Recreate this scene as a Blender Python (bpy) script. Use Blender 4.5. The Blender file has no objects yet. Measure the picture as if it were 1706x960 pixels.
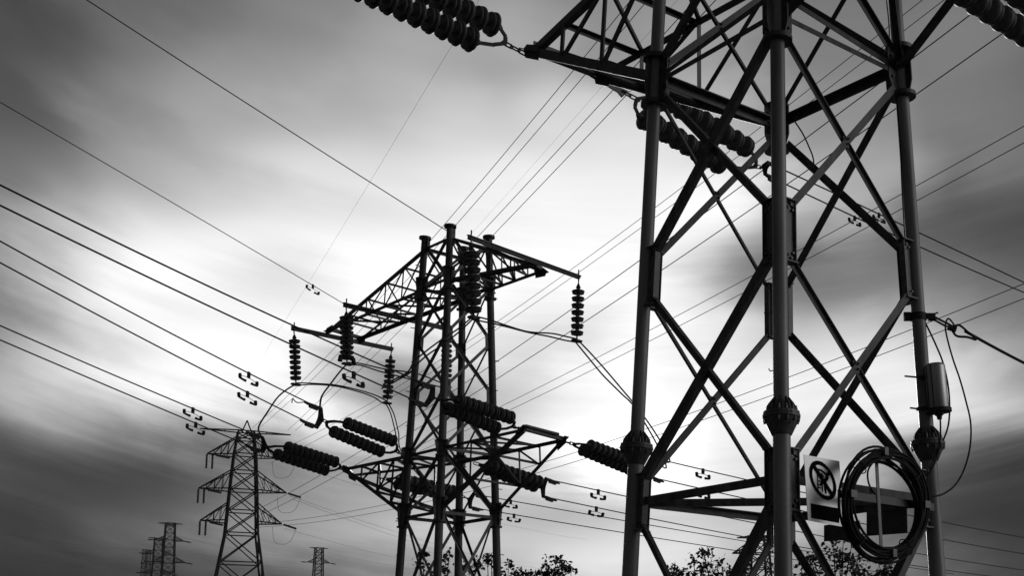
import bpy, math, random
import numpy as np
from mathutils import Vector, Matrix
random.seed(7)
C = bpy.data.collections.new("place"); S = bpy.context.scene; S.collection.children.link(C)
CAMZ = 1.6
# ------------------------------------------------------------------ camera
FPX, XP, YP, PITCH, ROLL = 2163.3, 1108.2, 834.3, .1418, .0023
cam = bpy.data.objects.new("camera", bpy.data.cameras.new("camera")); C.objects.link(cam); S.camera = cam
cam.location = (0, 0, CAMZ)
_f = np.array([0, math.cos(PITCH), math.sin(PITCH)]); _u0 = np.array([0, -math.sin(PITCH), math.cos(PITCH)]); _r0 = np.array([1., 0, 0])
_R = math.cos(ROLL)*_r0 + math.sin(ROLL)*_u0; _U = -math.sin(ROLL)*_r0 + math.cos(ROLL)*_u0
m = Matrix([[_R[i], _U[i], -_f[i]] for i in range(3)])
cam.rotation_euler = m.to_euler()
cam.data.sensor_width = 36; cam.data.lens = 36*FPX/1706
cam.data.shift_x = (853 - XP)/1706; cam.data.shift_y = (YP - 480)/1706
cam.data.clip_start = .1; cam.data.clip_end = 6000
# ------------------------------------------------------------------ exposure
S.view_settings.view_transform = 'Standard'; S.view_settings.look = 'None'
S.view_settings.exposure = 0; S.view_settings.gamma = 1; S.view_settings.use_curve_mapping = False
S.cycles.max_bounces = 4; S.cycles.diffuse_bounces = 2; S.cycles.glossy_bounces = 2
S.cycles.use_denoising = True
SUN_AZ, SUN_EL = math.radians(-2.6), math.radians(9.3)      # azimuth from +Y towards +X
# ------------------------------------------------------------------ world: hazy Nishita sky under streaked cloud
def ray(px, py): return _f + _R*(px-XP)/FPX + _U*(YP-py)/FPX
def azel(px, py):
    r = ray(px, py); r = r/np.linalg.norm(r)
    return math.atan2(r[0], r[1])*10, math.asin(r[2])*10
# cloud brightness (perceptual grey) of the sky by direction
SKY = [(-40,-40,70),(130,0,92),(300,40,112),(540,0,128),(0,150,84),(180,150,128),(380,170,160),(560,150,175),(700,60,165),(870,40,165),
 (0,290,118),(270,290,168),(560,300,222),(740,200,205),(800,330,238),(960,190,215),(1020,330,240),(1200,170,180),(1160,40,150),(1380,60,122),
 (1420,180,140),(1600,60,122),(1640,200,118),(1660,300,112),(1580,370,92),(1690,390,78),(1420,300,165),(1200,350,246),(1400,400,160),(1480,440,108),(1350,480,118),(1590,480,130),(1690,470,110),
 (1250,480,150),(1160,470,210),(1180,560,235),(1350,560,195),(1480,560,205),(1620,540,150),(1300,650,245),(1500,670,235),(1630,640,215),(1700,600,160),
 (1690,690,170),(1620,740,110),(1690,780,60),(1640,860,40),(1560,900,80),(1640,930,66),(1400,800,190),(1250,760,235),(1480,920,130),(1300,870,190),(1280,940,170),
 (1000,420,248),(900,500,245),(880,640,215),(930,660,232),(1010,600,250),(1020,700,262),(1010,790,300),(920,760,262),(1120,780,262),(1180,840,215),
 (870,880,190),(960,870,195),(1000,940,235),(900,950,215),(1100,910,215),(1160,960,225),
 (0,390,122),(110,380,196),(230,400,238),(400,405,248),(440,470,218),(300,340,196),(550,450,252),(340,520,240),(0,480,140),(110,490,212),(200,470,236),(60,430,190),
 (0,560,140),(80,560,176),(140,600,222),(180,590,238),(50,620,180),(320,610,250),(420,560,250),(540,600,225),(600,610,150),(660,640,140),(560,690,250),(640,560,240),(640,720,200),
 (0,680,150),(110,680,170),(250,660,235),(340,690,215),(20,760,108),(120,740,115),(220,730,100),(330,750,110),(300,830,78),(60,830,75),(160,820,72),
 (40,900,62),(160,900,78),(250,880,92),(330,870,110),(30,950,44),(200,950,58),(330,945,72),(440,800,120),(520,790,150),(520,840,130),(600,830,150),(460,880,170),(620,890,190),(560,930,150),(460,950,95),(660,950,140),(760,560,240),(740,870,200),(760,940,170),
 (100,655,212),(150,785,84),(400,745,150),(385,800,96),(255,770,84),(420,870,128),(100,705,140),(180,700,160),(230,876,104),(120,800,72),(860,560,226),(850,640,206),(690,600,150),(900,420,246),(620,330,224),(650,450,250),(870,330,240),(1070,250,226),(480,300,214),(400,290,194),(500,520,245),(1180,640,242),(1230,600,225),(1280,560,215),(1420,640,236),(1560,620,232),(1550,420,98),(1450,470,128),(1300,500,140),(1640,430,96),(1660,810,52),(1600,800,80),(60,60,80),(1690,645,212),(1600,705,222),(1480,605,232),(1400,560,218),(1340,440,98),(1280,480,128),(1560,560,198),(1610,650,232),(300,440,252),(160,540,225),(260,500,246),(420,520,250),(330,600,254),(760,330,232),(720,420,246),(480,430,232),(220,20,104),(420,90,140),(640,150,180),
 (-300,300,95),(-300,700,90),(-300,950,50),(2000,300,90),(2000,700,100),(2000,950,45),(400,-250,110),(900,-250,125),(1500,-250,105),(850,1100,150),(200,1080,55),(1500,1080,90)]
pts = np.array([azel(x, y) for x, y, g in SKY]); tgt = np.array([(g+max(0, g-195)*.12 if g > 125 else 125-(125-g)*1.15)/255. for x, y, g in SKY])
BASE = .2
SX = np.array([.46 if -100 < x < 1800 and -100 < y < 1000 else 1.5 for x, y, g in SKY])
SY = np.array([.27 if -100 < x < 1800 and -100 < y < 1000 else 1.2 for x, y, g in SKY])
A = np.array([[math.exp(-((p[0]-pts[j][0])/SX[j])**2 - ((p[1]-pts[j][1])/SY[j])**2) for j in range(len(pts))] for p in pts])
EPS = .004
Bn = A/(A.sum(1, keepdims=True)+EPS); off = EPS*BASE/(A.sum(1)+EPS)
wts = tgt+np.linalg.solve(Bn.T@Bn + .05*np.eye(len(pts)), Bn.T@(tgt-off-Bn@tgt))
W = bpy.data.worlds.new("World"); S.world = W; W.use_nodes = True
nt = W.node_tree; nt.nodes.clear(); N = nt.nodes; LK = nt.links.new
def mth(op, a, b=None, c=None, clamp=False):
    n = N.new('ShaderNodeMath'); n.operation = op; n.use_clamp = clamp
    for i, v in enumerate((a, b, c)):
        if v is None: continue
        if isinstance(v, (int, float)): n.inputs[i].default_value = v
        else: LK(v, n.inputs[i])
    return n.outputs[0]
tc = N.new('ShaderNodeTexCoord'); sep = N.new('ShaderNodeSeparateXYZ'); LK(tc.outputs['Generated'], sep.inputs[0])
dx, dy, dz = sep.outputs
az = mth('MULTIPLY', mth('ARCTAN2', dx, dy), 10.); el = mth('MULTIPLY', mth('ARCSINE', dz), 10.)
# streak coordinates: long smears of cloud that sag towards the sun
ax0 = mth('ADD', az, .45); sv = mth('SUBTRACT', el, mth('MULTIPLY', mth('MULTIPLY', ax0, ax0), .036))
cmb = N.new('ShaderNodeCombineXYZ'); LK(mth('MULTIPLY', az, .22), cmb.inputs[0]); LK(mth('MULTIPLY', sv, 1.25), cmb.inputs[1])
nz = N.new('ShaderNodeTexNoise'); nz.inputs['Scale'].default_value = 1.0; nz.inputs['Detail'].default_value = 6.; nz.inputs['Roughness'].default_value = .5
LK(cmb.outputs[0], nz.inputs['Vector'])
cmb2 = N.new('ShaderNodeCombineXYZ'); LK(mth('MULTIPLY', az, .3), cmb2.inputs[0]); LK(mth('MULTIPLY', sv, 4.4), cmb2.inputs[1]); cmb2.inputs[2].default_value = 3.3
nz2 = N.new('ShaderNodeTexNoise'); nz2.inputs['Scale'].default_value = 1.0; nz2.inputs['Detail'].default_value = 7.; nz2.inputs['Roughness'].default_value = .58; LK(cmb2.outputs[0], nz2.inputs['Vector'])
low = mth('MAXIMUM', mth('MULTIPLY', mth('SUBTRACT', 4.7, el), .6, None, True), .22)      # the smears are strongest low in the sky
streak = mth('MULTIPLY', mth('SUBTRACT', nz.outputs['Fac'], .5), low); streak2 = mth('MULTIPLY', mth('SUBTRACT', nz2.outputs['Fac'], .5), low)
cmb3 = N.new('ShaderNodeCombineXYZ'); LK(mth('MULTIPLY', az, .75), cmb3.inputs[0]); LK(mth('MULTIPLY', sv, 1.5), cmb3.inputs[1]); cmb3.inputs[2].default_value = 7.7
nz3 = N.new('ShaderNodeTexNoise'); nz3.inputs['Scale'].default_value = 1.; nz3.inputs['Detail'].default_value = 5.; LK(cmb3.outputs[0], nz3.inputs['Vector'])
billow = mth('SUBTRACT', nz3.outputs['Fac'], .5)
azw = mth('ADD', az, mth('MULTIPLY', billow, 1.3)); elw = mth('ADD', el, mth('ADD', mth('MULTIPLY', streak2, .3), mth('MULTIPLY', billow, .45)))
cv = N.new('ShaderNodeCombineXYZ'); LK(azw, cv.inputs[0]); LK(elw, cv.inputs[1])
acc = tot = None
for (px, py), w, sx, sy in zip(pts, wts, SX, SY):
    n1 = N.new('ShaderNodeVectorMath'); n1.operation = 'MULTIPLY_ADD'
    LK(cv.outputs[0], n1.inputs[0]); n1.inputs[1].default_value = (1/sx, 1/sy, 0); n1.inputs[2].default_value = (-px/sx, -py/sy, 0)
    n2 = N.new('ShaderNodeVectorMath'); n2.operation = 'DOT_PRODUCT'; LK(n1.outputs[0], n2.inputs[0]); LK(n1.outputs[0], n2.inputs[1])
    e = mth('POWER', math.e, mth('MULTIPLY', n2.outputs['Value'], -1.))
    acc = mth('MULTIPLY_ADD', e, float(w), EPS*BASE if acc is None else acc); tot = mth('ADD', e, EPS if tot is None else tot)
acc = mth('DIVIDE', acc, tot)
# bright patch added to the unseen sky behind right, lighting sign and tube edges
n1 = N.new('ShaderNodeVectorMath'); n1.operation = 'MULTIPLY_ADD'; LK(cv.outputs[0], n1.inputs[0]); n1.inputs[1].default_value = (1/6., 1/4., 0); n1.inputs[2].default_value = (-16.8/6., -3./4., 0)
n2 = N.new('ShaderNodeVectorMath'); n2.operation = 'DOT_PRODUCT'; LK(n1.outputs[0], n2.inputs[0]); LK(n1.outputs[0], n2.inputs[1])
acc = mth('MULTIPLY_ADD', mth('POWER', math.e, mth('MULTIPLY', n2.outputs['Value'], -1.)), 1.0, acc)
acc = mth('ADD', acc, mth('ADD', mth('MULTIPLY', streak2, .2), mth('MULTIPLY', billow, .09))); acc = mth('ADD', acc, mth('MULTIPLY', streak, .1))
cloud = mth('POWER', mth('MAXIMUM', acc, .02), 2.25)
sky = N.new('ShaderNodeTexSky'); sky.sky_type = 'NISHITA'; sky.sun_disc = False; sky.sun_elevation = SUN_EL; sky.sun_rotation = SUN_AZ
sky.air_density = 1; sky.dust_density = 3
bw = N.new('ShaderNodeRGBToBW'); LK(sky.outputs[0], bw.inputs[0])
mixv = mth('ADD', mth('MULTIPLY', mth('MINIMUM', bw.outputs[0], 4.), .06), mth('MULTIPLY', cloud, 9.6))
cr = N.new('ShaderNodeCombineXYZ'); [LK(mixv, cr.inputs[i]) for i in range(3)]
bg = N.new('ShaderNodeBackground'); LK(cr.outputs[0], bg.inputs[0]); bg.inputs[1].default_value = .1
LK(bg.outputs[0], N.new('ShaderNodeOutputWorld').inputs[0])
# ------------------------------------------------------------------ sun, veiled by cloud
sl = bpy.data.lights.new("sun", 'SUN'); sl.energy = 1.0; sl.angle = math.radians(10); sl.color = (1, .99, .975)
so = bpy.data.objects.new("sun", sl); C.objects.link(so)
sd = Vector((math.sin(SUN_AZ)*math.cos(SUN_EL), math.cos(SUN_AZ)*math.cos(SUN_EL), math.sin(SUN_EL)))
so.rotation_euler = sd.to_track_quat('Z', 'Y').to_euler(); so.location = (0, 0, 60)
# ------------------------------------------------------------------ materials
def mat(name, g, rough=.55, metal=0., var=.25, scale=6., bump=0., spec=.5, streaks=False):
    M = bpy.data.materials.new(name); M.use_nodes = True; t = M.node_tree; b = t.nodes['Principled BSDF']
    b.inputs['Roughness'].default_value = rough; b.inputs['Metallic'].default_value = metal; b.inputs['Specular IOR Level'].default_value = spec
    co = t.nodes.new('ShaderNodeTexCoord'); mp = t.nodes.new('ShaderNodeMapping'); t.links.new(co.outputs['Object'], mp.inputs[0])
    if streaks: mp.inputs['Scale'].default_value = (1, 1, .12)
    n = t.nodes.new('ShaderNodeTexNoise'); n.inputs['Scale'].default_value = scale; n.inputs['Detail'].default_value = 5
    t.links.new(mp.outputs[0], n.inputs['Vector'])
    r = t.nodes.new('ShaderNodeValToRGB'); r.color_ramp.elements[0].position = .3; r.color_ramp.elements[1].position = .7
    lo, hi = g*(1-var), g*(1+var); r.color_ramp.elements[0].color = (lo, lo, lo, 1); r.color_ramp.elements[1].color = (hi, hi, hi, 1)
    t.links.new(n.outputs['Fac'], r.inputs[0]); t.links.new(r.outputs[0], b.inputs['Base Color'])
    if bump:
        bp = t.nodes.new('ShaderNodeBump'); bp.inputs['Strength'].default_value = bump; bp.inputs['Distance'].default_value = .01
        t.links.new(n.outputs['Fac'], bp.inputs['Height']); t.links.new(bp.outputs[0], b.inputs['Normal'])
    return M
STEEL = mat("galvanised_steel", .1, .5, .0, .5, 7, .15, .4, streaks=True)
LEGM = mat("galvanised_tube", .27, .36, .0, .4, 5, .12, .7, streaks=True)
STEEL_D = mat("weathered_steel", .05, .42, .0, .45, 7, .1, .6)
PLATE = mat("gusset_steel", .11, .4, .0, .45, 9, .15, .6)
IRON = mat("cast_iron_fitting", .04, .6, .0, .3, 14, 0, .3)
PORC = mat("glazed_porcelain", .12, .45, 0, .35, 10, 0, .28)
CABLE = mat("black_cable_sheath", .022, .65, 0, .3, 20, 0, .25)
WIRE = mat("aluminium_conductor", .05, .7, 0, .2, 20, 0, .25)
WIRE_F = mat("distant_conductor", .08, .6, 0, .1, 2)
SIGN = mat("sign_enamel", .85, .36, .45, .12, 4, 0, .8)
INK = mat("sign_black_paint", .01, .9, 0, .2, 9, 0, .08)
CAN = mat("brushed_canister", .5, .28, .6, .35, 9, .1, streaks=True)
BAR = mat("light_flat_bar", .3, .45, .0, .2, 8)
FAR = mat("far_lattice_steel", .02, .7, 0, .2, 1)
LEAF = mat("tree_leaves", .06, .6, 0, .5, 3)
BARK = mat("tree_bark", .06, .8, 0, .4, 9, .4)
SOIL = mat("rough_grass_soil", .07, .9, 0, .5, .15, .5)
# ------------------------------------------------------------------ geometry helpers (coordinates relative to the eye; ground at -1.6)
G = np.array([0, 0, CAMZ])
def V(*a): return np.array(a, float)
def nrm(v): v = np.asarray(v, float); return v/max(np.linalg.norm(v), 1e-9)
def proj(P): P = np.asarray(P, float); d = P@_f; return np.array([XP+FPX*(P@_R)/d, YP-FPX*(P@_U)/d])
def UY(px, py, Y): r = ray(px, py); return r*(Y/r[1])
def UZ(px, py, z): r = ray(px, py); return r*(z/r[2])
def UPL(px, py, P0, n): r = ray(px, py); return r*(np.dot(P0, n)/np.dot(r, n))
def frame(d, hint=None):
    d = nrm(d); h = V(0, 0, 1) if hint is None else nrm(hint)
    if abs(d@h) > .97: h = V(1, 0, 0) if abs(d[0]) < .9 else V(0, 1, 0)
    e1 = nrm(np.cross(d, h)); e2 = np.cross(e1, d)
    return d, e1, e2
def vdir(deg): a = math.radians(deg); return V(math.cos(a), math.sin(a), 0)
class MB:
    def __init__(s): s.v, s.f, s.sm = [], [], []
    def add(s, vs, fs, smooth=False):
        o = len(s.v); s.v += [tuple(map(float, v)) for v in vs]; s.f += [tuple(i+o for i in f) for f in fs]; s.sm += [smooth]*len(fs); return s
    def rings(s, rs, cap=True, smooth=True):
        n = len(rs[0]); vs = [v for r in rs for v in r]; fs = []
        for i in range(len(rs)-1):
            for j in range(n): fs.append((i*n+j, i*n+(j+1) % n, (i+1)*n+(j+1) % n, (i+1)*n+j))
        s.add(vs, fs, smooth)
        if cap:
            s.add(rs[0], [tuple(range(n))[::-1]]); s.add(rs[-1], [tuple(range(n))])
        return s
    def poly(s, P, r, seg=8, cap=True):
        P = [np.asarray(p, float) for p in P]; rs = []; _, a, b = frame(P[1]-P[0])
        for i, p in enumerate(P):
            d = nrm(P[min(i+1, len(P)-1)]-P[max(i-1, 0)]); a = nrm(a - d*(a@d)); b = np.cross(d, a)
            rr = r[i] if hasattr(r, '__len__') else r
            rs.append([p + rr*(math.cos(t)*a+math.sin(t)*b) for t in np.arange(seg)*2*math.pi/seg])
        return s.rings(rs, cap)
    def tube(s, p, q, r, r2=None, seg=12): return s.poly([p, q], [r, r if r2 is None else r2], seg)
    def lathe(s, p, axis, prof, seg=20, smooth=True, cap=True):
        d, a, b = frame(axis)
        return s.rings([[np.asarray(p)+d*h+r*(math.cos(t)*a+math.sin(t)*b) for t in np.arange(seg)*2*math.pi/seg] for h, r in prof], cap, smooth)
    def prism(s, P, n):
        P = [np.asarray(p, float) for p in P]; n = np.asarray(n, float); k = len(P)
        Q = [p+n/2 for p in P]; B = [p-n/2 for p in P]
        return s.add(B+Q, [tuple(range(k))[::-1], tuple(range(k, 2*k))]+[(i, (i+1) % k, k+(i+1) % k, k+i) for i in range(k)])
    def box(s, c, ax, ay, az_):
        c, ax, ay, az_ = [np.asarray(x, float) for x in (c, ax, ay, az_)]
        return s.prism([c-ax-ay, c+ax-ay, c+ax+ay, c-ax+ay], az_*2)
    def bar(s, p, q, w, t, n):
        d = nrm(np.asarray(q)-p); n = nrm(n - d*(np.dot(n, d))); e = np.cross(d, n)
        return s.prism([p-e*w/2, p+e*w/2, q+e*w/2, q-e*w/2], n*t)
    def angle(s, p, q, w, n, t=None, flip=1, stand=1.):
        """an L-section member: one flange in the plane with normal n, the other along -n"""
        p, q = np.asarray(p, float), np.asarray(q, float); t = w*.13 if t is None else t
        d = nrm(q-p); n = nrm(np.asarray(n, float) - d*np.dot(n, d)); e = np.cross(d, n)*flip
        sec = [(-w/2, 0), (w/2, 0), (w/2, -t), (-w/2+t, -t), (-w/2+t, -w*stand), (-w/2, -w*stand)]
        if flip < 0: sec = sec[::-1]
        return s.rings([[x+e*a+n*b for a, b in sec] for x in (p, q)], True, False)
def link(name, mesh, parent=None):
    o = bpy.data.objects.new(name, mesh); C.objects.link(o)
    if parent is not None: o.parent = parent
    return o
BASEOF = {}
def obj(name, mb, material, parent=None, base=None):
    b = np.zeros(3) if base is None else np.asarray(base, float)
    if parent is not None: b = BASEOF[parent.name]
    me = bpy.data.meshes.new(name); me.from_pydata([tuple(np.asarray(v)-b) for v in mb.v], [], mb.f)
    me.polygons.foreach_set('use_smooth', mb.sm); me.materials.append(material); me.update()
    o = link(name, me, parent); BASEOF[o.name] = b
    if parent is None: o.location = b+G
    return o
def tag(o, label=None, cat=None, group=None, kind=None):
    for k, v in (('label', label), ('category', cat), ('group', group), ('kind', kind)):
        if v: o[k] = v
    return o
def thing(name, label, cat, base, group=None):
    o = bpy.data.objects.new(name, None); C.objects.link(o); o.empty_display_size = .2
    b = np.asarray(base, float); o.location = b+G; BASEOF[o.name] = b
    return tag(o, label, cat, group)
# ------------------------------------------------------------------ ground
g = MB(); n = 40; R0 = 3000.
vs, fs = [], []
for i in range(n+1):
    for j in range(n+1):
        x = R0*((2*i/n-1)**3); y = R0*((2*j/n-1)**3); vs.append((x, y, -1.6))
for i in range(n):
    for j in range(n): fs.append((i*(n+1)+j, (i+1)*(n+1)+j, (i+1)*(n+1)+j+1, i*(n+1)+j+1))
g.add(vs, fs); tag(obj('ground', g, SOIL), kind='structure')
# ------------------------------------------------------------------ towers
class Tower:
    def __init__(s, x, y, yaw, z0, h0, sl): s.c = V(x, y, 0); s.yaw = yaw; s.z0, s.h0, s.sl = z0, h0, sl
    def h(s, z): return s.h0-(z-s.z0)*s.sl
    def leg(s, k, z):
        a = {'L': math.pi, 'F': 1.5*math.pi, 'R': 0, 'B': .5*math.pi}[k]+s.yaw
        return s.c+s.h(z)*V(math.cos(a), math.sin(a), 0)+V(0, 0, z)
    def ax(s, deg): t = math.radians(deg)+s.yaw; return V(math.cos(t), math.sin(t), 0)
    def P(s, a, b, z): return s.c+a*s.ax(135)+b*s.ax(45)+V(0, 0, z)
RT = Tower(1.627, 18, -.084, 2.149, 2.098, .0455)
LT = Tower(-5.856, 35, -.044, 4.565, 1.259, .0457)
FACES = [('L', 'F'), ('F', 'R'), ('R', 'B'), ('B', 'L')]
def facen(T, a, b): return nrm((T.leg(a, 0)+T.leg(b, 0))/2*V(1, 1, 0)-T.c)
def bolts(mb, c, n, e1, e2, pts_, r=.016, h=.022):
    for a, b in pts_: mb.lathe(c+e1*a+e2*b, n, [(0, r), (h, r)], 6, False)
def crossarm(par, T1, T2, A, B, ts, w, mat_, lw, label=None, tipsize=.16, plates=True):
    """A, B = (top, bottom) root points for the chords that end at T1, T2"""
    mb = MB(); side = nrm(T2-T1); out = nrm((T1+T2)/2-(A[1]+B[1])/2)
    for (top, bot), T_, sgn in ((A, T1, -1), (B, T2, 1)):
        mb.angle(bot, T_, w, side*sgn, flip=sgn); mb.angle(top, T_, w*.8, side*sgn, flip=-sgn)
    mb.angle(T1, T2, w*1.05, V(0, 0, -1))
    o = obj('crossarm', mb, mat_, par)
    if label: o['label'] = label
    if plates:
        for T_, sgn in ((T1, -1), (T2, 1)):
            p = MB(); u = out*tipsize; z = V(0, 0, tipsize)
            p.prism([T_+side*sgn*.03-u*1.5-z*.7, T_+side*sgn*.03+u*.7-z*.75, T_+side*sgn*.03+u*1.1+z*.05, T_+side*sgn*.03+u*.5+z*.55, T_+side*sgn*.03-u*1.6+z*.75], side*.02)
            p.prism([T_-u*1.2-side*tipsize*.6, T_+u*1.2-side*tipsize*.6, T_+u*1.2+side*tipsize*.6, T_-u*1.2+side*tipsize*.6], V(0, 0, .018))
            obj('tip_plate', p, PLATE if mat_ is STEEL else mat_, o)
    def lace(p, q, n_):
        if np.linalg.norm(p-q) > .12: obj('lacing_bar', MB().angle(p, q, lw, n_), mat_, o)
    nodes = {}
    for k, ((top, bot), T_) in enumerate(((A, T1), (B, T2))):
        nodes[k] = [(T_+(top-T_)*t, T_+(bot-T_)*t) for t in ts+[1.]]
    for k in (0, 1):
        sg = side*(-1 if k == 0 else 1); prev = None
        for i, (a, b) in enumerate(nodes[k][:-1]):
            lace(b, a, sg)
            a2, b2 = nodes[k][i+1]
            lace(b-sg*.02, a2-sg*.02, sg)
    for i in range(len(ts)):
        lace(nodes[0][i][0], nodes[1][i][0], V(0, 0, 1)); lace(nodes[0][i][1], nodes[1][i][1], V(0, 0, -1))
        j = i+1
        lace(nodes[0][i][1]+V(0, 0, .03), nodes[1][j][1]+V(0, 0, .03), V(0, 0, -1))
        lace(nodes[1][i][0]+V(0, 0, .03), nodes[0][j][0]+V(0, 0, .03), V(0, 0, 1))
    return o
def xbraces(par, T, zt, zb, w, off, ins, mat_, faces=FACES, name='brace', thin=None):
    for a, b in faces:
        n_ = facen(T, a, b); back = n_[1] > 0; ww = w
        for (p, q), s_ in (((a, b), 1), ((b, a), -1)):
            u = nrm((T.leg(q, zt)-T.leg(p, zt))*V(1, 1, 0)); right = u[0] > 0      # falls to the right on the picture side
            o_ = -off if right != back else off
            P = T.leg(p, zt)+u*ins+n_*o_; Q = T.leg(q, zb)-u*ins+n_*o_; d = nrm(Q-P)
            nn = n_ if o_ > 0 else -n_; e = np.cross(d, nn)
            fl = (-1 if e[2] > 0 else 1) if o_ < 0 else (1 if e[2] > 0 else -1)   # inner members carry their outstanding leg upward
            if s_ == 1:
                X = (T.leg(p, zt)+T.leg(q, zb)+T.leg(q, zt)+T.leg(p, zb))/4; up_ = V(0, 0, 1); e_ = nrm(np.cross(up_, n_)); k = w*.85
                wt, wb = np.linalg.norm(T.leg(p, zt)-T.leg(q, zt)), np.linalg.norm(T.leg(p, zb)-T.leg(q, zb)); X = X+V(0, 0, (zt+zb)/2+(zb-zt)*(wt/(wt+wb)-.5)-X[2])
                cpm = MB().prism([X-e_*k*.6-up_*k*.75, X+e_*k*.6-up_*k*.75, X+e_*k*.6+up_*k*.75, X-e_*k*.6+up_*k*.75], n_*.012)
                for sg_ in (1, -1): bolts(cpm, X+n_*sg_*(off+.004), n_*sg_, e_, up_, [(0, .35*k), (0, -.35*k)], .016, .03)
                obj('crossing_plate', cpm, mat_, par)
            if thin: ww = thin[(a, b)][1 if right else 0]
            elif back: ww = w*.85
            obj(name, MB().angle(P, Q, ww, nn, flip=fl, stand=.6), mat_, par)
# ---------------- near tower
BW = {('L', 'F'): (.145, .125), ('F', 'R'): (.105, .09), ('R', 'B'): (.14, .11), ('B', 'L'): (.09, .08)}
near = thing('lattice_tower', 'tall near steel tower on four tubular legs with a warning sign and cable coil', 'power pylon', V(1.627, 18, -1.6))
ZU, ZUB, ZM, ZMB, ZFL, ZL, ZLB = 9.22, 8.5, 6.27, 5.42, 3.355, 2.95, 2.16
ZTOP = 11.35
for k in 'LFRB':
    top, fl, gr = RT.leg(k, 12.8), RT.leg(k, ZFL), RT.leg(k, -1.6)
    mb = MB().poly([gr, fl-(fl-gr)*.02, fl-(fl-gr)*.018], [.116, .112, .112], 24).poly([fl+V(0, 0, .01), top], [.099, .094], 24)
    leg = obj('leg', mb, LEGM, near)
    ax_ = nrm(top-gr)
    # bolted flange joint: two cones, a rim, ribs and bolts
    fm = MB()
    fm.lathe(fl, ax_, [(-.25, .117), (-.25, .128), (-.12, .19), (-.04, .222), (-.03, .238), (.0, .24), (.005, .24)], 24, False)
    fm.lathe(fl, ax_, [(.012, .232), (.045, .23), (.05, .21), (.05, .1)], 24, False)
    _, e1, e2 = frame(ax_)
    for i in range(12):
        t = i*math.pi/6; r_ = math.cos(t)*e1+math.sin(t)*e2; tt = np.cross(ax_, r_)
        fm.prism([fl+r_*.1+ax_*.05, fl+r_*.205+ax_*.05, fl+r_*.17+ax_*.15, fl+r_*.1+ax_*.24], tt*.014)
        t += math.pi/12; r_ = math.cos(t)*e1+math.sin(t)*e2
        fm.lathe(fl+r_*.185+ax_*.05, ax_, [(0, .022), (.04, .022), (.042, .014), (.07, .014)], 6, False)
        fm.lathe(fl+r_*.216-ax_*.095, ax_, [(0, .016), (.055, .024)], 6, False)
    obj('flange_joint', fm, PLATE, leg)
    nb = [x for f_ in FACES if k in f_ for x in f_ if x != k]
    us = [nrm((RT.leg(x, 3)-RT.leg(k, 3))*V(1, 1, 0)) for x in nb]
    # collar with two rings and gusset plates where the crossarm roots
    for z0, z1, rr in ((ZUB, ZU, .2), (ZTOP-.35, ZTOP+.35, .2)):
        c0, c1 = RT.leg(k, z0), RT.leg(k, z1); cm = MB()
        for c in (c0, c1): cm.lathe(c, ax_, [(-.03, .095), (-.03, rr), (.03, rr), (.03, .095)], 28, False)
        for j, u in enumerate(us+[-us[0], -us[1]]):
            ex = (.27, .27, .2, .2)[j]; nn = np.cross(u, ax_)
            cm.prism([c0+u*.09+ax_*.03, c0+u*ex*.72+ax_*.03, c0+u*ex+ax_*.2, c1+u*ex-ax_*.08, c1+u*ex*.85-ax_*.03, c1+u*.09-ax_*.03], nn*.02)
            if j < 2:
                for sg in (1, -1): bolts(cm, (c0+c1)/2+u*ex*.75+nn*.01*sg, nn*sg, u, ax_, [(0, .2), (0, .05), (0, -.12), (-.06, .12)], .02, .028)
        obj('collar', cm, STEEL_D, leg)
    for z0, z1 in ((ZMB, ZM), (ZLB, ZL)):
        c0, c1 = RT.leg(k, z0), RT.leg(k, z1)
        for u in us:
            gm = MB(); nn = np.cross(u, ax_); ex = .26
            gm.prism([c0+u*.09, c0+u*ex, c1+u*ex, c1+u*.09], nn*.018)
            gm.prism([c0+u*ex-nn*.05, c0+u*ex+nn*.05, c1+u*ex+nn*.05, c1+u*ex-nn*.05], u*.012)
            for c in (c0, c1): gm.prism([c+u*.06-nn*.07, c+u*(ex+.02)-nn*.07, c+u*(ex+.02)+nn*.07, c+u*.06+nn*.07], ax_*.016)
            for c, sg in ((c0, 1), (c1, -1)):
                for s2 in (1, -1): bolts(gm, c+u*.19+nn*.009*s2+ax_*.0, nn*s2, u, ax_, [(0, .06*sg), (-.05, .1*sg), (.03, .13*sg)], .02, .03)
            obj('gusset_plate', gm, PLATE, leg)
    if k == 'B':
        st = MB()
        for i, z in enumerate(np.arange(-1., 8.4, .85)):
            p = RT.leg(k, z); u = -us[0] if i % 2 else us[1]*.8-us[0]*.5; u = nrm(u)
            st.poly([p+u*.09, p+u*.2, p+u*.225+V(0, 0, .025), p+u*.23+V(0, 0, .05)], .009, 6)
        obj('step_bolts', st, STEEL_D, leg)
xbraces(near, RT, ZTOP-.3, ZU-.02, .115, .03, .2, STEEL_D)
xbraces(near, RT, ZUB+.06, ZM-.06, .12, .035, .2, STEEL, thin=BW)
xbraces(near, RT, ZMB+.06, ZL-.06, .125, .035, .2, STEEL, thin=BW)
xbraces(near, RT, ZLB+.06, -1.3, .125, .035, .2, STEEL, thin=BW)
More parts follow.
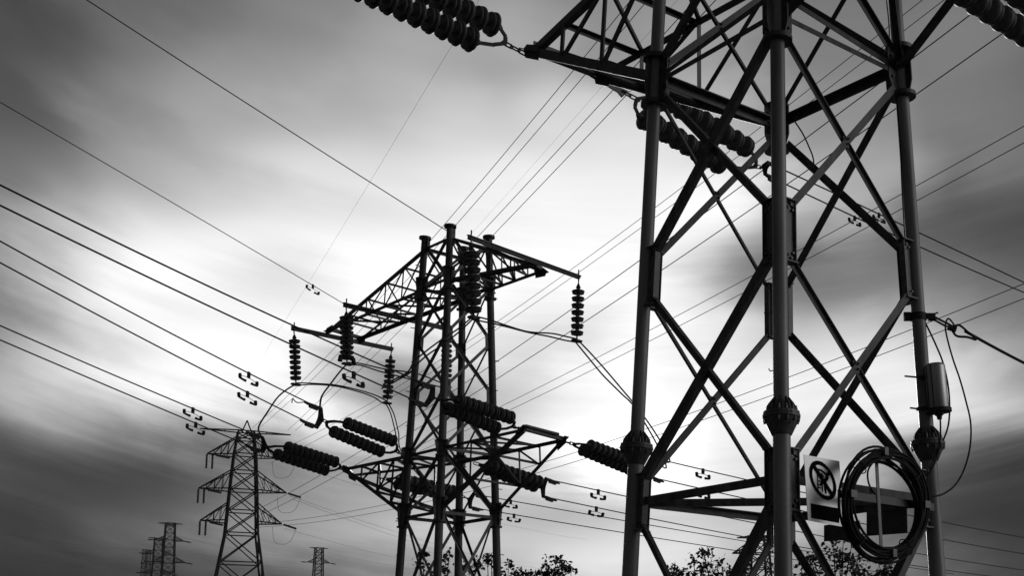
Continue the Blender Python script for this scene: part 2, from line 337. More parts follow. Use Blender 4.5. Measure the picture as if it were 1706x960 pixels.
for a, b in FACES:
    n_ = facen(RT, a, b); u = nrm((RT.leg(b, 0)-RT.leg(a, 0))*V(1, 1, 0))
    obj('tie', MB().angle(RT.leg(a, 2.56)+u*.2, RT.leg(b, 2.56)-u*.2, .115, n_), STEEL, near)
    obj('tie', MB().angle(RT.leg(a, 11.3)+u*.2, RT.leg(b, 11.3)-u*.2, .115, n_), STEEL_D, near)
    if (a, b) in (('L', 'F'), ('F', 'R')):
        for za, zb in ((8.92, 9.18), (8.84, 8.88)) if a == 'L' else ((9.18, 8.92), (8.88, 8.84)):
            obj('tie', MB().angle(RT.leg(a, za)+u*.2, RT.leg(b, zb)-u*.2, .075, n_), STEEL, near)
    else:
        obj('tie', MB().angle(RT.leg(a, 8.9)+u*.2, RT.leg(b, 8.9)-u*.2, .13, n_), STEEL_D, near)
obj('tie', MB().angle(RT.leg('L', 2.5)+RT.ax(0)*.2, RT.leg('R', 2.5)-RT.ax(0)*.2, .1, V(0, 0, -1)), STEEL, near)
T1, T2 = RT.P(5.33, -.75, 11.1), RT.P(5.33, .75, 11.1)
crossarm(near, T1, T2, (RT.leg('L', ZTOP), RT.leg('L', 8.93)), (RT.leg('B', ZTOP), RT.leg('B', 8.93)), [.27, .6], .16, STEEL_D, .085, tipsize=.2)
br = MB(); q = UPL(1036, 152, T2, RT.ax(135)); br.prism([T2+V(0, 0, -.05)-RT.ax(45)*.2, T2+V(0, 0, -.05)+RT.ax(45)*.35, q+RT.ax(45)*.16+V(0, 0, .05), q+V(0, 0, -.12), q-RT.ax(45)*.1+V(0, 0, -.05)], RT.ax(135)*.03)
obj('hanger_bracket', br, STEEL_D, near)
M1, M2 = RT.P(-5.33, -.75, 11.1), RT.P(-5.33, .75, 11.1)
crossarm(near, M1, M2, (RT.leg('F', ZTOP), RT.leg('F', 8.93)), (RT.leg('R', ZTOP), RT.leg('R', 8.93)), [.27, .6], .16, STEEL_D, .085, tipsize=.2)
# ---------------- second tower
mid = thing('lattice_tower', 'slimmer tower in the middle with two stacked crossarms and hanging insulators', 'power pylon', V(-5.856, 35, -1.6))
LV = [12.25, 10.94, 9.41, 7.88, 6.22, 4.565, 1.6, -1.4]
for k in 'LFRB':
    gr, top = LT.leg(k, -1.6), LT.leg(k, 12.42); ax_ = nrm(top-gr)
    leg = obj('leg', MB().tube(gr, top, .115, .095, 18), STEEL, mid)
    cap = MB().lathe(top, ax_, [(-.02, .09), (-.02, .17), (.04, .17), (.04, 0.02)], 20, False); obj('cap_plate', cap, STEEL_D, leg)
    nb = [x for f_ in FACES if k in f_ for x in f_ if x != k]
    us = [nrm((LT.leg(x, 3)-LT.leg(k, 3))*V(1, 1, 0)) for x in nb]
    for i, z in enumerate(LV[:-1]):
        hh = (.3, .3, .22, .24, .2, .32, .3)[i]; ex = (.17, .2, .2, .2, .24, .24, .24)[i]; big = i in (1, 4, 5)
        c0, c1 = LT.leg(k, z-hh), LT.leg(k, z+hh*(.6 if i == 0 else 1)); gm = MB()
        for u in us+([-x for x in us] if big else []):
            nn = np.cross(u, ax_); e0 = ex*(.6 if big else 1)
            gm.prism([c0+u*.08, c0+u*e0, c1+u*ex, c1+u*.08], nn*.018)
            bolts(gm, (c0+c1)/2+u*ex*.75+nn*.01, nn, u, ax_, [(0, .1), (0, -.1)], .02, .03)
        if big:
            for c in (c0, c1): gm.lathe(c, ax_, [(-.02, .09), (-.02, .17), (.02, .17), (.02, .09)], 18, False)
        obj('gusset_plate', gm, STEEL_D, leg)
    if k in 'LR':
        st = MB()
        for i, z in enumerate(np.arange(-1., 12, .9)):
            p = LT.leg(k, z); u = -us[0] if i % 2 else -us[1]; st.tube(p+u*.09, p+u*.24, .012, seg=6)
        obj('step_bolts', st, STEEL_D, leg)
for i in range(len(LV)-1):
    xbraces(mid, LT, LV[i]-.15, LV[i+1]+.15, .085, .03, .14, STEEL_D if i < 5 else STEEL_D)
for z in (12.1, 10.94, 6.22, 4.5):
    for a, b in FACES:
        n_ = facen(LT, a, b); u = nrm((LT.leg(b, 0)-LT.leg(a, 0))*V(1, 1, 0))
        obj('tie', MB().angle(LT.leg(a, z)+u*.12, LT.leg(b, z)-u*.12, .085, n_), STEEL_D, mid)
for z in (10.85, 6.1):
    obj('tie', MB().angle(LT.leg('L', z), LT.leg('R', z), .06, V(0, 0, -1)), STEEL_D, mid)
    obj('tie', MB().angle(LT.leg('F', z-.06), LT.leg('B', z-.06), .06, V(0, 0, -1)), STEEL_D, mid)
lg = LT.leg
crossarm(mid, UZ(548, 551, 10.8), UZ(600, 566, 10.8), (lg('L', 12.1), lg('L', 10.9)), (lg('B', 12.1), lg('B', 10.9)), [.22, .42, .62, .8], .1, STEEL_D, .05)
crossarm(mid, UZ(886, 440, 10.9), UZ(886, 440, 10.9)+vdir(50)*.35-V(0, 0, .12), (lg('F', 12.1), lg('F', 10.9)), (lg('R', 12.1), lg('R', 10.9)), [.25, .5, .75], .1, STEEL_D, .05)
crossarm(mid, UZ(575, 782, 6.2), UZ(585, 793, 6.2), (lg('L', 6.22), lg('L', 4.6)), (lg('B', 6.22), lg('B', 4.6)), [.28, .55, .78], .1, STEEL_D, .055)
crossarm(mid, UZ(870, 717, 6.25), UZ(937, 735, 6.25), (lg('F', 6.22), lg('F', 4.6)), (lg('R', 6.22), lg('R', 4.6)), [.32, .62], .1, STEEL_D, .055)
def beam(p, q, w=.13):
    d = nrm(q-p); p2, q2 = p-d*.08, q+d*.08
    mb = MB().angle(p2+V(0, 0, .06), q2+V(0, 0, .06), w, V(0, 0, 1)).angle(p2+V(0, 0, .05), q2+V(0, 0, .05), w, np.cross(d, V(0, 0, 1)))
    for e in (p, q): mb.tube(e+V(0, 0, -.12), e+V(0, 0, .22), .02, seg=6)
    return obj('jumper_beam', mb, STEEL_D, mid)
HANG = {'a': UZ(490, 549, 10.8), 'b': UZ(652, 583, 10.8), 'c': UZ(577, 510, 10.8), 'd': UZ(744, 549, 10.8), 'e': UZ(785, 398, 10.8), 'f': UZ(964, 463, 10.8)}
beam(HANG['a'], HANG['b'], .1); beam(HANG['c'], HANG['d'], .1); beam(HANG['e'], HANG['f'], .09)
# tubular rail joining the two tips of the lower right arm
obj('tip_rail', MB().tube(UZ(876, 710, 6.36), UZ(930, 724, 6.36), .04, seg=10), PLATE, mid)
# ------------------------------------------------------------------ insulators
def disc_mesh(name, r, h):
    """one cap-and-pin disc unit, axis +Z (cap end up), length h"""
    mb = MB()
    prof = [(0, .02), (h*.02, r*.3), (h*.02, r*.7), (0, r*.8), (h*.02, r*.9), (h*.08, r*.92), (h*.15, r*.8), (h*.18, r*.62), (h*.26, r*.6), (h*.26, r*.9), (h*.3, r*.99), (h*.38, r), (h*.45, r*.94), (h*.52, r*.7), (h*.6, r*.45), (h*.64, r*.33)]
    mb.lathe((0, 0, 0), (0, 0, 1), prof, 26)
    mb.lathe((0, 0, 0), (0, 0, 1), [(h*.66, r*.3), (h*.9, r*.28), (h*.97, r*.2), (h*1.07, .025)], 14)
    me = bpy.data.meshes.new(name); me.from_pydata(mb.v, [], mb.f); me.polygons.foreach_set('use_smooth', mb.sm); me.materials.append(PORC); return me
def add_discs(par, p, q, n_, me, L0, tilt=0):
    """n_ discs from p (wire end) to q (tower end)"""
    d = q-p; b = BASEOF[par.name]; rot = Vector(d).to_track_quat('Z', 'Y').to_euler()
    for i in range(n_):
        o = link('disc', me, par); o.location = p+d*i/n_-b; o.rotation_euler = rot; s_ = np.linalg.norm(d)/n_/L0; o.scale = (1, 1, s_)
D_BIG = disc_mesh('disc', .218, .2); D_MID = disc_mesh('disc', .168, .2); D_HANG = disc_mesh('disc', .175, .17); D_HANGE = disc_mesh('disc', .215, .2); D_HANGB = disc_mesh('disc', .205, .2)
def link_chain(mb, p, q, r=.02):
    d = q-p; L_ = np.linalg.norm(d); k = max(1, int(round(L_/.16))); _, e1, e2 = frame(d)
    for i in range(k):
        a, b = p+d*(i/k), p+d*((i+1)/k); e = e1 if i % 2 else e2; w = .035
        u = nrm(d); c = [a+e*w, b+e*w, b+u*.025, b-e*w, a-e*w, a-u*.025]
        mb.poly(c+[c[0], c[1]], r*.55, 6)
def yoke(mb, apex, e0, e1_, th=.035):
    """forked yoke plate: apex towards the pull, e0 and e1 the two string ends"""
    n_ = nrm(np.cross(e0-apex, e1_-apex)); c = (e0+e1_)/2; u = nrm(c-apex)
    for e in (e0, e1_):
        k_ = apex*.45+e*.55-u*np.linalg.norm(c-apex)*.22
        mb.bar(apex-u*.03, k_, .07, th, n_); mb.bar(k_-u*.01, e+u*.03, .06, th*.9, n_)
    mb.lathe(apex-n_*th*.6, n_, [(0, .05), (th*1.2, .05)], 12, False)
def double_string(label, att, rows, n_, me, out, clampw, group, L0=.2, lastpair=None):
    """rows = [(wire end, tower end)] x2; att = point on the tower; out = yoke apex at the wire end; clampw = two conductor ends"""
    t = thing('insulator_string', label, 'insulator', att, group)
    for p, q in rows: add_discs(t, p, q, n_, me, L0)
    (p0, q0), (p1, q1) = rows
    y = MB(); yoke(y, (q0+q1)/2+nrm(att-(q0+q1)/2)*min(.3, np.linalg.norm(att-(q0+q1)/2)*.5), q0, q1); obj('yoke_plate', y, IRON, t)
    l = MB(); link_chain(l, (q0+q1)/2+nrm(att-(q0+q1)/2)*min(.3, np.linalg.norm(att-(q0+q1)/2)*.5), att, .026); obj('shackle_chain', l, IRON, t)
    ap = out; y = MB(); yoke(y, ap, p0-nrm(q0-p0)*.06, p1-nrm(q1-p1)*.06); obj('yoke_plate', y, IRON, t)
    for p, q in rows:
        obj('end_cap', MB().lathe(p-nrm(q-p)*.1, q-p, [(0, .03), (.03, .05), (.12, .06)], 10), IRON, t)
    if clampw:
        a, b = clampw; u = nrm(nrm(p0-q0)+nrm(p1-q1)); c = (a+b)/2-u*.05
        l = MB(); link_chain(l, ap, c, .022); obj('shackle_chain', l, IRON, t)
        y = MB(); s_ = nrm(b-a); n2 = nrm(np.cross(s_, u)); y.prism([a-u*.07-s_*.05, a+u*.05-s_*.05, (a+b)/2-u*.0-s_*.05, (a+b)/2+s_*.05, b+u*.05+s_*.05, b-u*.07+s_*.05, (a+b)/2-u*.2], n2*.03); obj('yoke_plate', y, IRON, t)
        for e in (a, b):
            cl = MB(); cl.poly([e-u*.05, e+u*.12, e+u*.4, e+u*.52], [.035, .05, .04, .022], 8); cl.box(e+u*.22-V(0, 0, .05), u*.13, np.cross(u, V(0, 0, 1))*.03, V(0, 0, .03)); obj('strain_clamp', cl, IRON, t)
    return t
def hn(d): return V(d[1], -d[0], 0)
# ---------------- near tower strings
GN, GM, GH = 'double insulator strings on the near tower', 'double insulator strings on the middle tower', 'hanging jumper insulators on the middle tower'
dR = vdir(46)
# upper left, leads up out of the frame
attA = T1+RT.ax(135)*.15; pl = hn(dR)
q0 = UPL(799, 72, attA, pl); k0 = UPL(639, -2, attA, pl); q1 = UPL(835, 47, attA, pl); k1 = UPL(675, -27, attA, pl)
def sep2(P, off): return P+off
rowL = (q0+(k0-q0)*14/7.1, q0); rowU = (q1+(k1-q1)*14/7.1, q1)
upA = (rowL[0]+rowU[0])/2+nrm(k0-q0)*.35
cl = [upA+nrm(k0-q0)*.35+RT.ax(135)*x for x in (.22, -.22)]
sA = double_string('double string of large dark discs leading up from the near tower crossarm tip', attA, [rowL, rowU], 14, D_BIG, upA, cl, GN)
# the string under the crossarm, leading away
attB = q; pl2 = hn(dR)
a0 = UPL(1062, 191, attB, pl2); z0_ = UPL(1202, 275, attB, pl2); a1 = UPL(1104, 162, attB-RT.ax(135)*.15, pl2); z1_ = UPL(1246, 247, attB-RT.ax(135)*.15, pl2)
apB = UPL(1258, 277, attB-RT.ax(135)*.08, pl2)
D1s, D2s = UPL(1282, 272, attB-RT.ax(135)*.3, pl2), UPL(1276, 291, attB+RT.ax(135)*.1, pl2)
sB = double_string('double string of large dark discs slung below the near crossarm, behind its left leg', attB, [(z0_, a0), (z1_, a1)], 8, D_BIG, apB, (D1s, D2s), GN)
# upper right, near the frame edge
attC = RT.leg('R', 11.3)+RT.ax(45)*.1; pl3 = hn(dR)
c0, c1 = UPL(1545, -52, attC, pl3), UPL(1702, 52, attC, pl3); e0_, e1_ = UPL(1592, -78, attC-RT.ax(135)*.2, pl3), UPL(1749, 26, attC-RT.ax(135)*.2, pl3)
apC = (c1+e1_)/2+(c1-c0)*.75; k_ = 1.65
CS = [apC+dR*.4-RT.ax(135)*x for x in (-.2, .2)]
sC = double_string('double string of large dark discs in the sky corner right of the near tower', attC, [(c0+(c1-c0)*k_, c0), (e0_+(e1_-e0_)*k_, e0_)], 12, D_BIG, apC, CS, GN)
# ---------------- middle tower strings
def mstring(label, att, dd, low, up, apex, cl, n_, gap=.3):
    P = hn(dd); o2 = -vdir(145)*gap if dd[0] else 0
    f_ = lambda xy, w: UPL(xy[0], xy[1], att+(o2 if w else 0), P)
    rows = [(f_(low[0], 0), f_(low[1], 0)), (f_(up[0], 1), f_(up[1], 1))]
    a, b = f_(cl[0], 1), f_(cl[1], 0)
    return double_string(label, att, rows, n_, D_MID, (f_(apex, 0)+f_(apex, 1))/2, (a, b), GM), a, b
dL = vdir(57); dRt = vdir(50)
attCL = UZ(575, 782, 6.2); sCL, C1s, C2s = mstring('double insulator string at the low left arm tip, beside the lattice mast', attCL, dL, ((460, 757), (548, 786)), ((478, 745), (564, 772)), (447, 746), ((436, 729), (436, 752)), 10)
attBL = LT.leg('L', 6.25)+V(-.18, -.1, 0); sBL, B1s, B2s = mstring('double insulator string fixed to the left leg of the middle tower', attBL, dL, ((554, 719), (640, 755)), ((577, 705), (660, 737)), (545, 704), ((533, 681), (526, 711)), 10)
attAL = UZ(868, 716, 6.25); sAL, A1s, A2s = mstring('double insulator string crossing before the middle tower legs', attAL, dL, ((744, 680), (832, 716)), ((764, 668), (856, 698)), (738, 668), ((720, 645), (708, 675)), 10)
attAR = UZ(942, 737, 6.2); sAR, AR1, AR2 = mstring('double insulator string at the right arm tip of the middle tower, in the sun glare', attAR, dRt, ((1050, 783), (965, 748)), ((1063, 772), (978, 741)), (1072, 782), ((1090, 764), (1086, 796)), 10)
attBR = UZ(790, 772, 5.9); sBR, BR1, BR2 = mstring('double insulator string behind the right leg of the middle tower', attBR, dRt, ((892, 812), (806, 781)), ((900, 803), (816, 776)), (903, 812), ((911, 799), (906, 828)), 9)
attCR = UZ(633, 797, 6.0); sCR, CR1, CR2 = mstring('double insulator string seen through the middle tower, level with its lower arm', attCR, dRt, ((750, 828), (655, 806)), ((757, 818), (664, 797)), (768, 826), ((790, 824), (784, 846)), 10)
# ---------------- hanging strings that hold the jumpers
def hang(label, top, botpx, n_, me, L0, weight=False):
    bot = UY(botpx[0], botpx[1], top[1]); t = thing('insulator_string', label, 'insulator', top, GH)
    d = nrm(bot-top); p = bot-d*.16; q = top+d*.26
    add_discs(t, p, q, n_, me, L0)
    obj('end_cap', MB().poly([top, top+d*.1, q+d*.01], [.016, .016, .016], 6).lathe(q, -d, [(-.02, .07), (.1, .02)], 10), IRON, t)
    cm = MB().poly([p, bot], .022, 6); h = vdir(50)
    cm.box(bot, h*.14, vdir(140)*.06, d*.03)
    for s_ in (-.1, .1):
        for i in (-1, 0, 1): cm.tube(bot+h*(s_+i*.03)-vdir(140)*.09, bot+h*(s_+i*.03)+vdir(140)*.09, .012, seg=6)
    obj('suspension_clamp', cm, IRON, t)
    if weight:
        wm = MB()
        for s_ in (-1, 1): wm.poly([p-d*.05, p-d*.02+h*.22*s_, p+d*.12+h*.24*s_], [.05, .07, .07], 8)
        obj('counterweight', wm, IRON, t)
    return bot
JB = {}
JB['a'] = hang('leftmost hanging string of ribbed discs, under the long crossbeam end', HANG['a'], (493, 641), 8, D_HANG, .17)
JB['b'] = hang('hanging string of ribbed discs at the inner end of the long crossbeam', HANG['b'], (645, 672), 8, D_HANG, .17)
JB['c'] = hang('hanging string of ribbed discs with a black counterweight, under the upper left crossbeam', HANG['c'], (578, 607), 9, D_HANGB, .2, True)
JB['d'] = hang('hanging string of ribbed discs partly hidden behind the front leg of the middle tower', HANG['d'], (744, 645), 9, D_HANG, .17)
JB['e'] = hang('fat hanging string of ribbed discs between the upper legs of the middle tower', HANG['e'], (789, 530), 8, D_HANGE, .2)
JB['f'] = hang('lone hanging string of ribbed discs at the free end of the right crossbeam', HANG['f'], (961, 568), 7, D_HANG, .17)
# ------------------------------------------------------------------ conductors
WIRES = {}
def quad_wire(P0, P1, pxs, n_=28, ext=(0, 0)):
    """points of a sagging wire in the upright plane through P0 and P1, fitted through the sighted pixels"""
    d = (P1-P0)*V(1, 1, 0); L_ = np.linalg.norm(d); d = d/L_; nn = V(d[1], -d[0], 0)
    ss, zz, ww = [0, L_], [P0[2], P1[2]], [50, 50]
    for x, y in pxs:
        p = UPL(x, y, P0, nn); ss.append((p-P0)@d); zz.append(p[2]); ww.append(1)
    A_ = np.array([[1, s_, s_*s_] for s_ in ss]); w_ = np.array(ww)[:, None]
    if len(pxs) == 0: c = np.linalg.lstsq(A_[:, :2], zz, rcond=None)[0]; c = np.r_[c, 0]
    else: c = np.linalg.lstsq(A_*w_, np.array(zz)*w_[:, 0], rcond=None)[0]
    return [P0*V(1, 1, 0)+d*s_+V(0, 0, c[0]+c[1]*s_+c[2]*s_*s_) for s_ in np.linspace(-ext[0]*L_, L_*(1+ext[1]), n_)]
def wire(key, name, label, P0, P1, pxs, r, m_, cat, group, ext=(0, 0), n_=28):
    P = quad_wire(P0, P1, pxs, n_, ext)
    o = obj(name, MB().poly(P, r, 6), m_, None, P[0]); tag(o, label, cat, group); WIRES[key] = P; return o
GS, GW = 'twin conductors strung from the middle tower to the left', 'conductors running off to the right behind the near tower'
def leftspan(key, label, P0, px, mids, deg=57, r=.0165):
    P1 = UPL(px[0], px[1], P0, hn(vdir(deg))); wire(key, 'conductor', label, P0, P1, mids, r, WIRE, 'power line', GS if deg == 57 else None, (0, .25))
leftspan('A1', 'uppermost of the thick conductors at the left edge, ending in front of the middle tower', A1s, (-5, 305.6), [(441.7, 520), (642.7, 613.8)])
leftspan('A2', 'second thick conductor at the left edge, passing the outer hanging string', A2s, (-5, 339.6), [(400, 533.5), (566.7, 613)])
leftspan('B1', 'third thick conductor at the left edge, upper of the left leg string pair', B1s, (-5, 399), [(400, 615)])
leftspan('B2', 'fourth thick conductor at the left edge, lower of the left leg string pair', B2s, (-5, 435), [(400, 648)])
leftspan('C1', 'fifth thick conductor at the left edge, passing just over the lattice mast peak', C1s, (-5, 540.5), [(280, 664), (403, 715)])
leftspan('C2', 'lowest thick conductor at the left edge, crossing the top of the lattice mast', C2s, (-5, 564.5), [(280, 686), (386.7, 731.7)])
E1s = LT.leg('F', 12.25); E2s = HANG['c']+V(0, 0, .02)
leftspan('E1', 'long thin earth wire rising from the middle tower top across grey sky', E1s, (135, -7), [(430, 184)], 50, .0125)
leftspan('E2', 'thin earth wire from the upper left crossbeam, alone on pale sky', E2s, (-5, 167), [(300, 345)], 50, .0105)
def rightspan(key, label, P0, pxs, dd=50, r=.0165, ext=.2):
    P1 = UPL(pxs[-1][0], pxs[-1][1], P0, hn(vdir(dd))); wire(key, 'conductor', label, P0, P1, pxs[:-1], r, WIRE, 'power line', GW, (0, ext))
rightspan('AR1', 'conductor with a damper seen between the near left leg and front leg, upper of two', AR1, [(1101, 767), (1265, 804), (1575, 872), (1720, 899)])
rightspan('AR2', 'conductor touching the upper low tie of the near tower, lower of two', AR2, [(1098, 800), (1262, 837), (1577, 900), (1720, 926)])
rightspan('BR1', 'conductor leaving the right leg string past the sun, upper of its pair', BR1, [(940, 804), (1041, 830), (1575, 930), (1720, 953)])
rightspan('BR2', 'conductor leaving the right leg string past the sun, lower of its pair', BR2, [(921, 829), (1041, 858), (1227, 892), (1590, 953)])
rightspan('CR1', 'low conductor from behind the middle tower legs, upper of the lowest pair', CR1, [(858, 837), (1040, 868), (1220, 899), (1500, 944)])
rightspan('CR2', 'lowest conductor from behind the middle tower legs, running down over the tree tops', CR2, [(849, 855), (1038, 888), (1240, 921), (1450, 952)])
rightspan('D1', 'upper thick conductor falling right from the slung string of the near tower', D1s, [(1322, 289), (1384, 317.5), (1531, 389), (1720, 477.5)], 46, .016)
rightspan('D2', 'lower thick conductor falling right from the slung string of the near tower', D2s, [(1309, 311), (1375, 339), (1534, 411), (1720, 493.5)], 46, .016)
for i, (p, s_) in enumerate(((cl[0], 'outer'), (cl[1], 'inner'))):
    P1 = p-dR*14+V(0, 0, .8); wire('up%d' % i, 'conductor', '%s conductor beyond the large string high over the near crossarm tip' % s_, p, P1, [], .016, WIRE, 'power line', None)
for i, (p, s_) in enumerate(((CS[0], 'inner'), (CS[1], 'outer'))):
    P1 = p+dR*16-V(0, 0, 1.2); wire('rt%d' % i, 'conductor', '%s conductor beyond the corner string right of the near tower' % s_, p, P1, [], .016, WIRE, 'power line', None)
# far line crossing the sky from the lattice mast
GF = 'thin far conductors fanning up to the right across the sky'
F1Y = 165
def far(label, a, pxs, b, Ya, Yb, r):
    P0, P1 = UY(a[0], a[1], Ya), UY(b[0], b[1], Yb)
    wire(label, 'conductor', label, P0, P1, pxs, r, WIRE_F, 'power line', GF, (0, .25), 40)
far('thin far conductor over the middle tower cap, left one of the steepest pair', (421, 713), [(560, 580), (739, 372), (948, 122)], (1062, -14), F1Y, 55, .021)
far('thin far conductor over the middle tower cap, right one of the steepest pair', (430, 715), [(568, 586), (758, 375), (969, 127)], (1090, -14), F1Y, 56, .021)
far('thin far conductor climbing from the right cap of the middle tower, left one of two', (479, 718), [(648, 551), (796, 395), (1021, 147)], (1170, -14), F1Y, 55, .022)
far('thin far conductor climbing from the right cap of the middle tower, right one of two', (492, 718), [(673, 543), (822, 393), (1026, 177)], (1205, -14), F1Y, 54, .022)
far('faint hairline wire crossing the open sky left of the near crossarm', (440, 590), [(530, 440), (600, 335), (765, 75)], (806, -14), 220, 75, .011)
far('faint hairline wire between two far pairs under the near crossarm', (700, 480), [(785, 385), (870, 300), (1000, 150)], (1140, -14), 220, 75, .009)
far('thin far conductor behind the hanging string at right, upper one of the lighter pair', (450, 757), [(632, 668), (834, 529), (1044, 380), (1320, 165)], (1553, -14), F1Y, 55, .019)
far('thin far conductor behind the hanging string at right, lower one of the lighter pair', (450, 772), [(640, 676), (842, 536), (1062, 380), (1322, 182)], (1590, -14), F1Y, 55, .019)
far('bolder far conductor passing the lone hanging string, upper of two', (430, 849), [(554, 783), (800, 621), (1067, 431), (1230, 312), (1386, 196)], (1660, -9), F1Y, 50, .026)
far('bolder far conductor passing the lone hanging string, lower of two', (430, 861), [(570, 792), (800, 649), (1066, 473), (1252, 344), (1461, 198)], (1720, 20), F1Y, 50, .026)
far('far conductor crossing right to left behind the near right leg, upper of the middle pair', (700, 742), [(828, 681), (1060, 564), (1265, 451), (1466, 342)], (1720, 202), 130, 57, .021)
far('far conductor crossing right to left behind the near right leg, lower of the middle pair', (700, 752), [(842, 686), (1060, 582), (1222, 496), (1475, 361)], (1720, 230), 130, 57, .021)
far('far conductor sagging to the mast low arm, upper of the flattest pair', (430, 873), [(540, 867), (650, 846), (910, 768), (1090, 700), (1313, 621)], (1720, 467), F1Y, 66, .023)
far('far conductor sagging to the mast low arm, lower of the flattest pair', (432, 879), [(545, 874), (660, 852), (905, 782), (1100, 720), (1313, 643)], (1720, 492), F1Y, 66, .023)
# ------------------------------------------------------------------ jumpers
GJ = 'jumper cables looping round the middle tower'
def smooth(P, n_=8):
    P = [np.asarray(p, float) for p in P]; out = []
    for i in range(len(P)-1):
        p0, p1, p2, p3 = P[max(i-1, 0)], P[i], P[i+1], P[min(i+2, len(P)-1)]
        for t in np.arange(n_)/n_: out.append(.5*((2*p1)+(p2-p0)*t+(2*p0-5*p1+4*p2-p3)*t*t+(3*p1-p0-3*p2+p3)*t**3))
    return out+[P[-1]]
def jumper(label, P0, P1, px, r=.021, pair=.0, m_=CABLE, group=GJ, name='jumper_cable', cat='cable'):
    n_ = len(px)+1; pts_ = [P0]+[UY(x, y, P0[1]+(P1[1]-P0[1])*(i+1)/n_) for i, (x, y) in enumerate(px)]+[P1]
    P = smooth(pts_); o = obj(name, MB().poly(P, r, 6), m_, None, P[0]); return tag(o, label, cat, group)
def two(lab, P0, P1, pxa, pxb):
    jumper(lab+', upper strand', P0+V(0, 0, .05), P1+V(0, 0, .05), pxa); jumper(lab+', lower strand', P0-V(.03, 0, .04), P1-V(.03, 0, .04), pxb)
jumper('jumper cable curving from the low left string up to the leftmost hanging string', C1s+V(0, 0, .0), JB['a'], [(431, 712), (447, 685), (463, 662), (480, 648)], .026)
two('jumper cable between the two strings of the long crossbeam', JB['a'], JB['b'], [(520, 639), (560, 642), (600, 651), (628, 660)], [(520, 641), (560, 644), (597, 653), (622, 662), (636, 671)])
two('jumper cable dropping from the inner crossbeam string to the left leg', JB['b'], CR1+V(-1.2, -.6, .1), [(656, 690), (664, 722), (670, 755)], [(651, 690), (659, 722), (665, 752)])
jumper('jumper cable from the left leg string up to the counterweighted string', B1s, JB['c'], [(536, 661), (550, 641), (566, 620)], .026)
two('jumper cable running right from the counterweighted string behind the left leg', JB['c'], JB['d'], [(600, 606), (640, 615), (690, 622), (720, 632)], [(600, 609), (636, 620), (690, 634), (720, 642)])
two('jumper cable bowing from the leg front up to the fat string', A1s+V(-1.1, 0, 0), JB['e'], [(677, 622), (690, 603), (709, 586), (736, 566), (762, 549)], [(679, 624), (694, 608), (712, 592), (738, 574), (764, 554)])
two('jumper cable slung from the fat string to the lone right string', JB['e'], JB['f'], [(815, 533), (845, 543), (880, 553), (920, 556), (943, 561)], [(815, 538), (845, 545), (880, 554), (915, 561), (940, 567)])
two('jumper cable falling from the lone right string past the near left leg', JB['f'], AR1, [(985, 590), (1010, 618), (1037, 650), (1066, 685), (1098, 732), (1116, 770)], [(980, 596), (1005, 626), (1034, 655), (1058, 680), (1094, 740), (1110, 780)])
jumper('short looped jumper tail under the left leg conductor', B1s-dL*.9+V(0, 0, -.02), B1s+V(0, 0, .02), [(488, 665), (495, 671), (512, 671)], .014)
# ------------------------------------------------------------------ vibration dampers
def damper(key, px, label, s_=1.):
    s_ *= .86; rn = random.Random(label)
    P = WIRES[key]; Q = []
    for i in range(len(P)-1):
        for t in np.arange(12)/12: Q.append(P[i]+(P[i+1]-P[i])*t)
    i = min(range(1, len(Q)-1), key=lambda i: np.linalg.norm(proj(Q[i])-px)); c = Q[i]; d = nrm(Q[i+1]-Q[i-1])
    if d[0] < 0: d = -d
    up = V(0, 0, 1); sd_ = np.cross(d, up)
    t = thing('vibration_damper', label, 'damper', c, 'vibration dampers on the conductors')
    obj('clamp', MB().box(c-up*.05*s_, d*.04*s_, sd_*.03*s_, up*.085*s_).lathe(c-up*.06*s_+sd_*.03*s_, sd_, [(0, .02*s_), (.03*s_, .02*s_)], 6, False), IRON, t)
    L_ = .3*s_; b = c-up*.13*s_
    obj('messenger_cable', MB().poly([b-d*L_-up*.05*s_, b-d*L_*.5-up*.012*s_, b, b+d*L_*.5-up*.012*s_, b+d*L_-up*.05*s_], .008*s_, 6), IRON, t)
    up = nrm(up+sd_*rn.uniform(-.5, .5))
    for sg in (-1, 1):
        e = b+d*L_*sg-V(0, 0, .05)*s_
        w = MB().poly([e+up*.06*s_, e-up*.02*s_, e-up*.075*s_], [.045*s_, .05*s_, .036*s_], 8).poly([e-up*.06*s_, e-up*.075*s_-d*sg*.15*s_, e-up*.07*s_-d*sg*.2*s_], [.032*s_, .036*s_, .042*s_], 8)
        obj('weight', w, IRON, t)
for key, px, lab, s_ in (
    ('A2', (588, 624), 'vibration damper under the counterweighted hanging string', 1.05),
    ('B1', (414, 622), 'vibration damper on the upper wire of the left leg pair, against white sky', 1.),
    ('B2', (411, 656), 'vibration damper on the lower wire of the left leg pair, against white sky', 1.),
    ('C1', (321, 683), 'upper vibration damper left of the lattice mast peak', 1.), ('C2', (326, 706), 'lower vibration damper at the tip of the mast top arm', 1.),
    ('E2', (517, 481), 'small damper alone on the thin earth wire by the upper crossbeam', .8),
    ('AR1', (1172, 786), 'damper seen between the near left leg and front leg, over bright sky', 1.1), ('AR2', (1170, 819), 'damper just above the low tie of the near tower', 1.1),
    ('BR1', (996, 820), 'pale damper in the sun glare, upper of two', 1.1), ('BR2', (993, 848), 'pale damper in the sun glare, lower of two', 1.1),
    ('CR1', (852, 836), 'damper right of the middle tower right leg, upper one', 1.), ('CR2', (855, 857), 'damper right of the middle tower right leg, lower one', 1.),
    ('D1', (1463, 357), 'damper behind the near tower braces, on the upper falling conductor', .8), ('D2', (1424, 362), 'damper behind the near tower braces, on the lower falling conductor', .8)):
    damper(key, px, lab, s_)
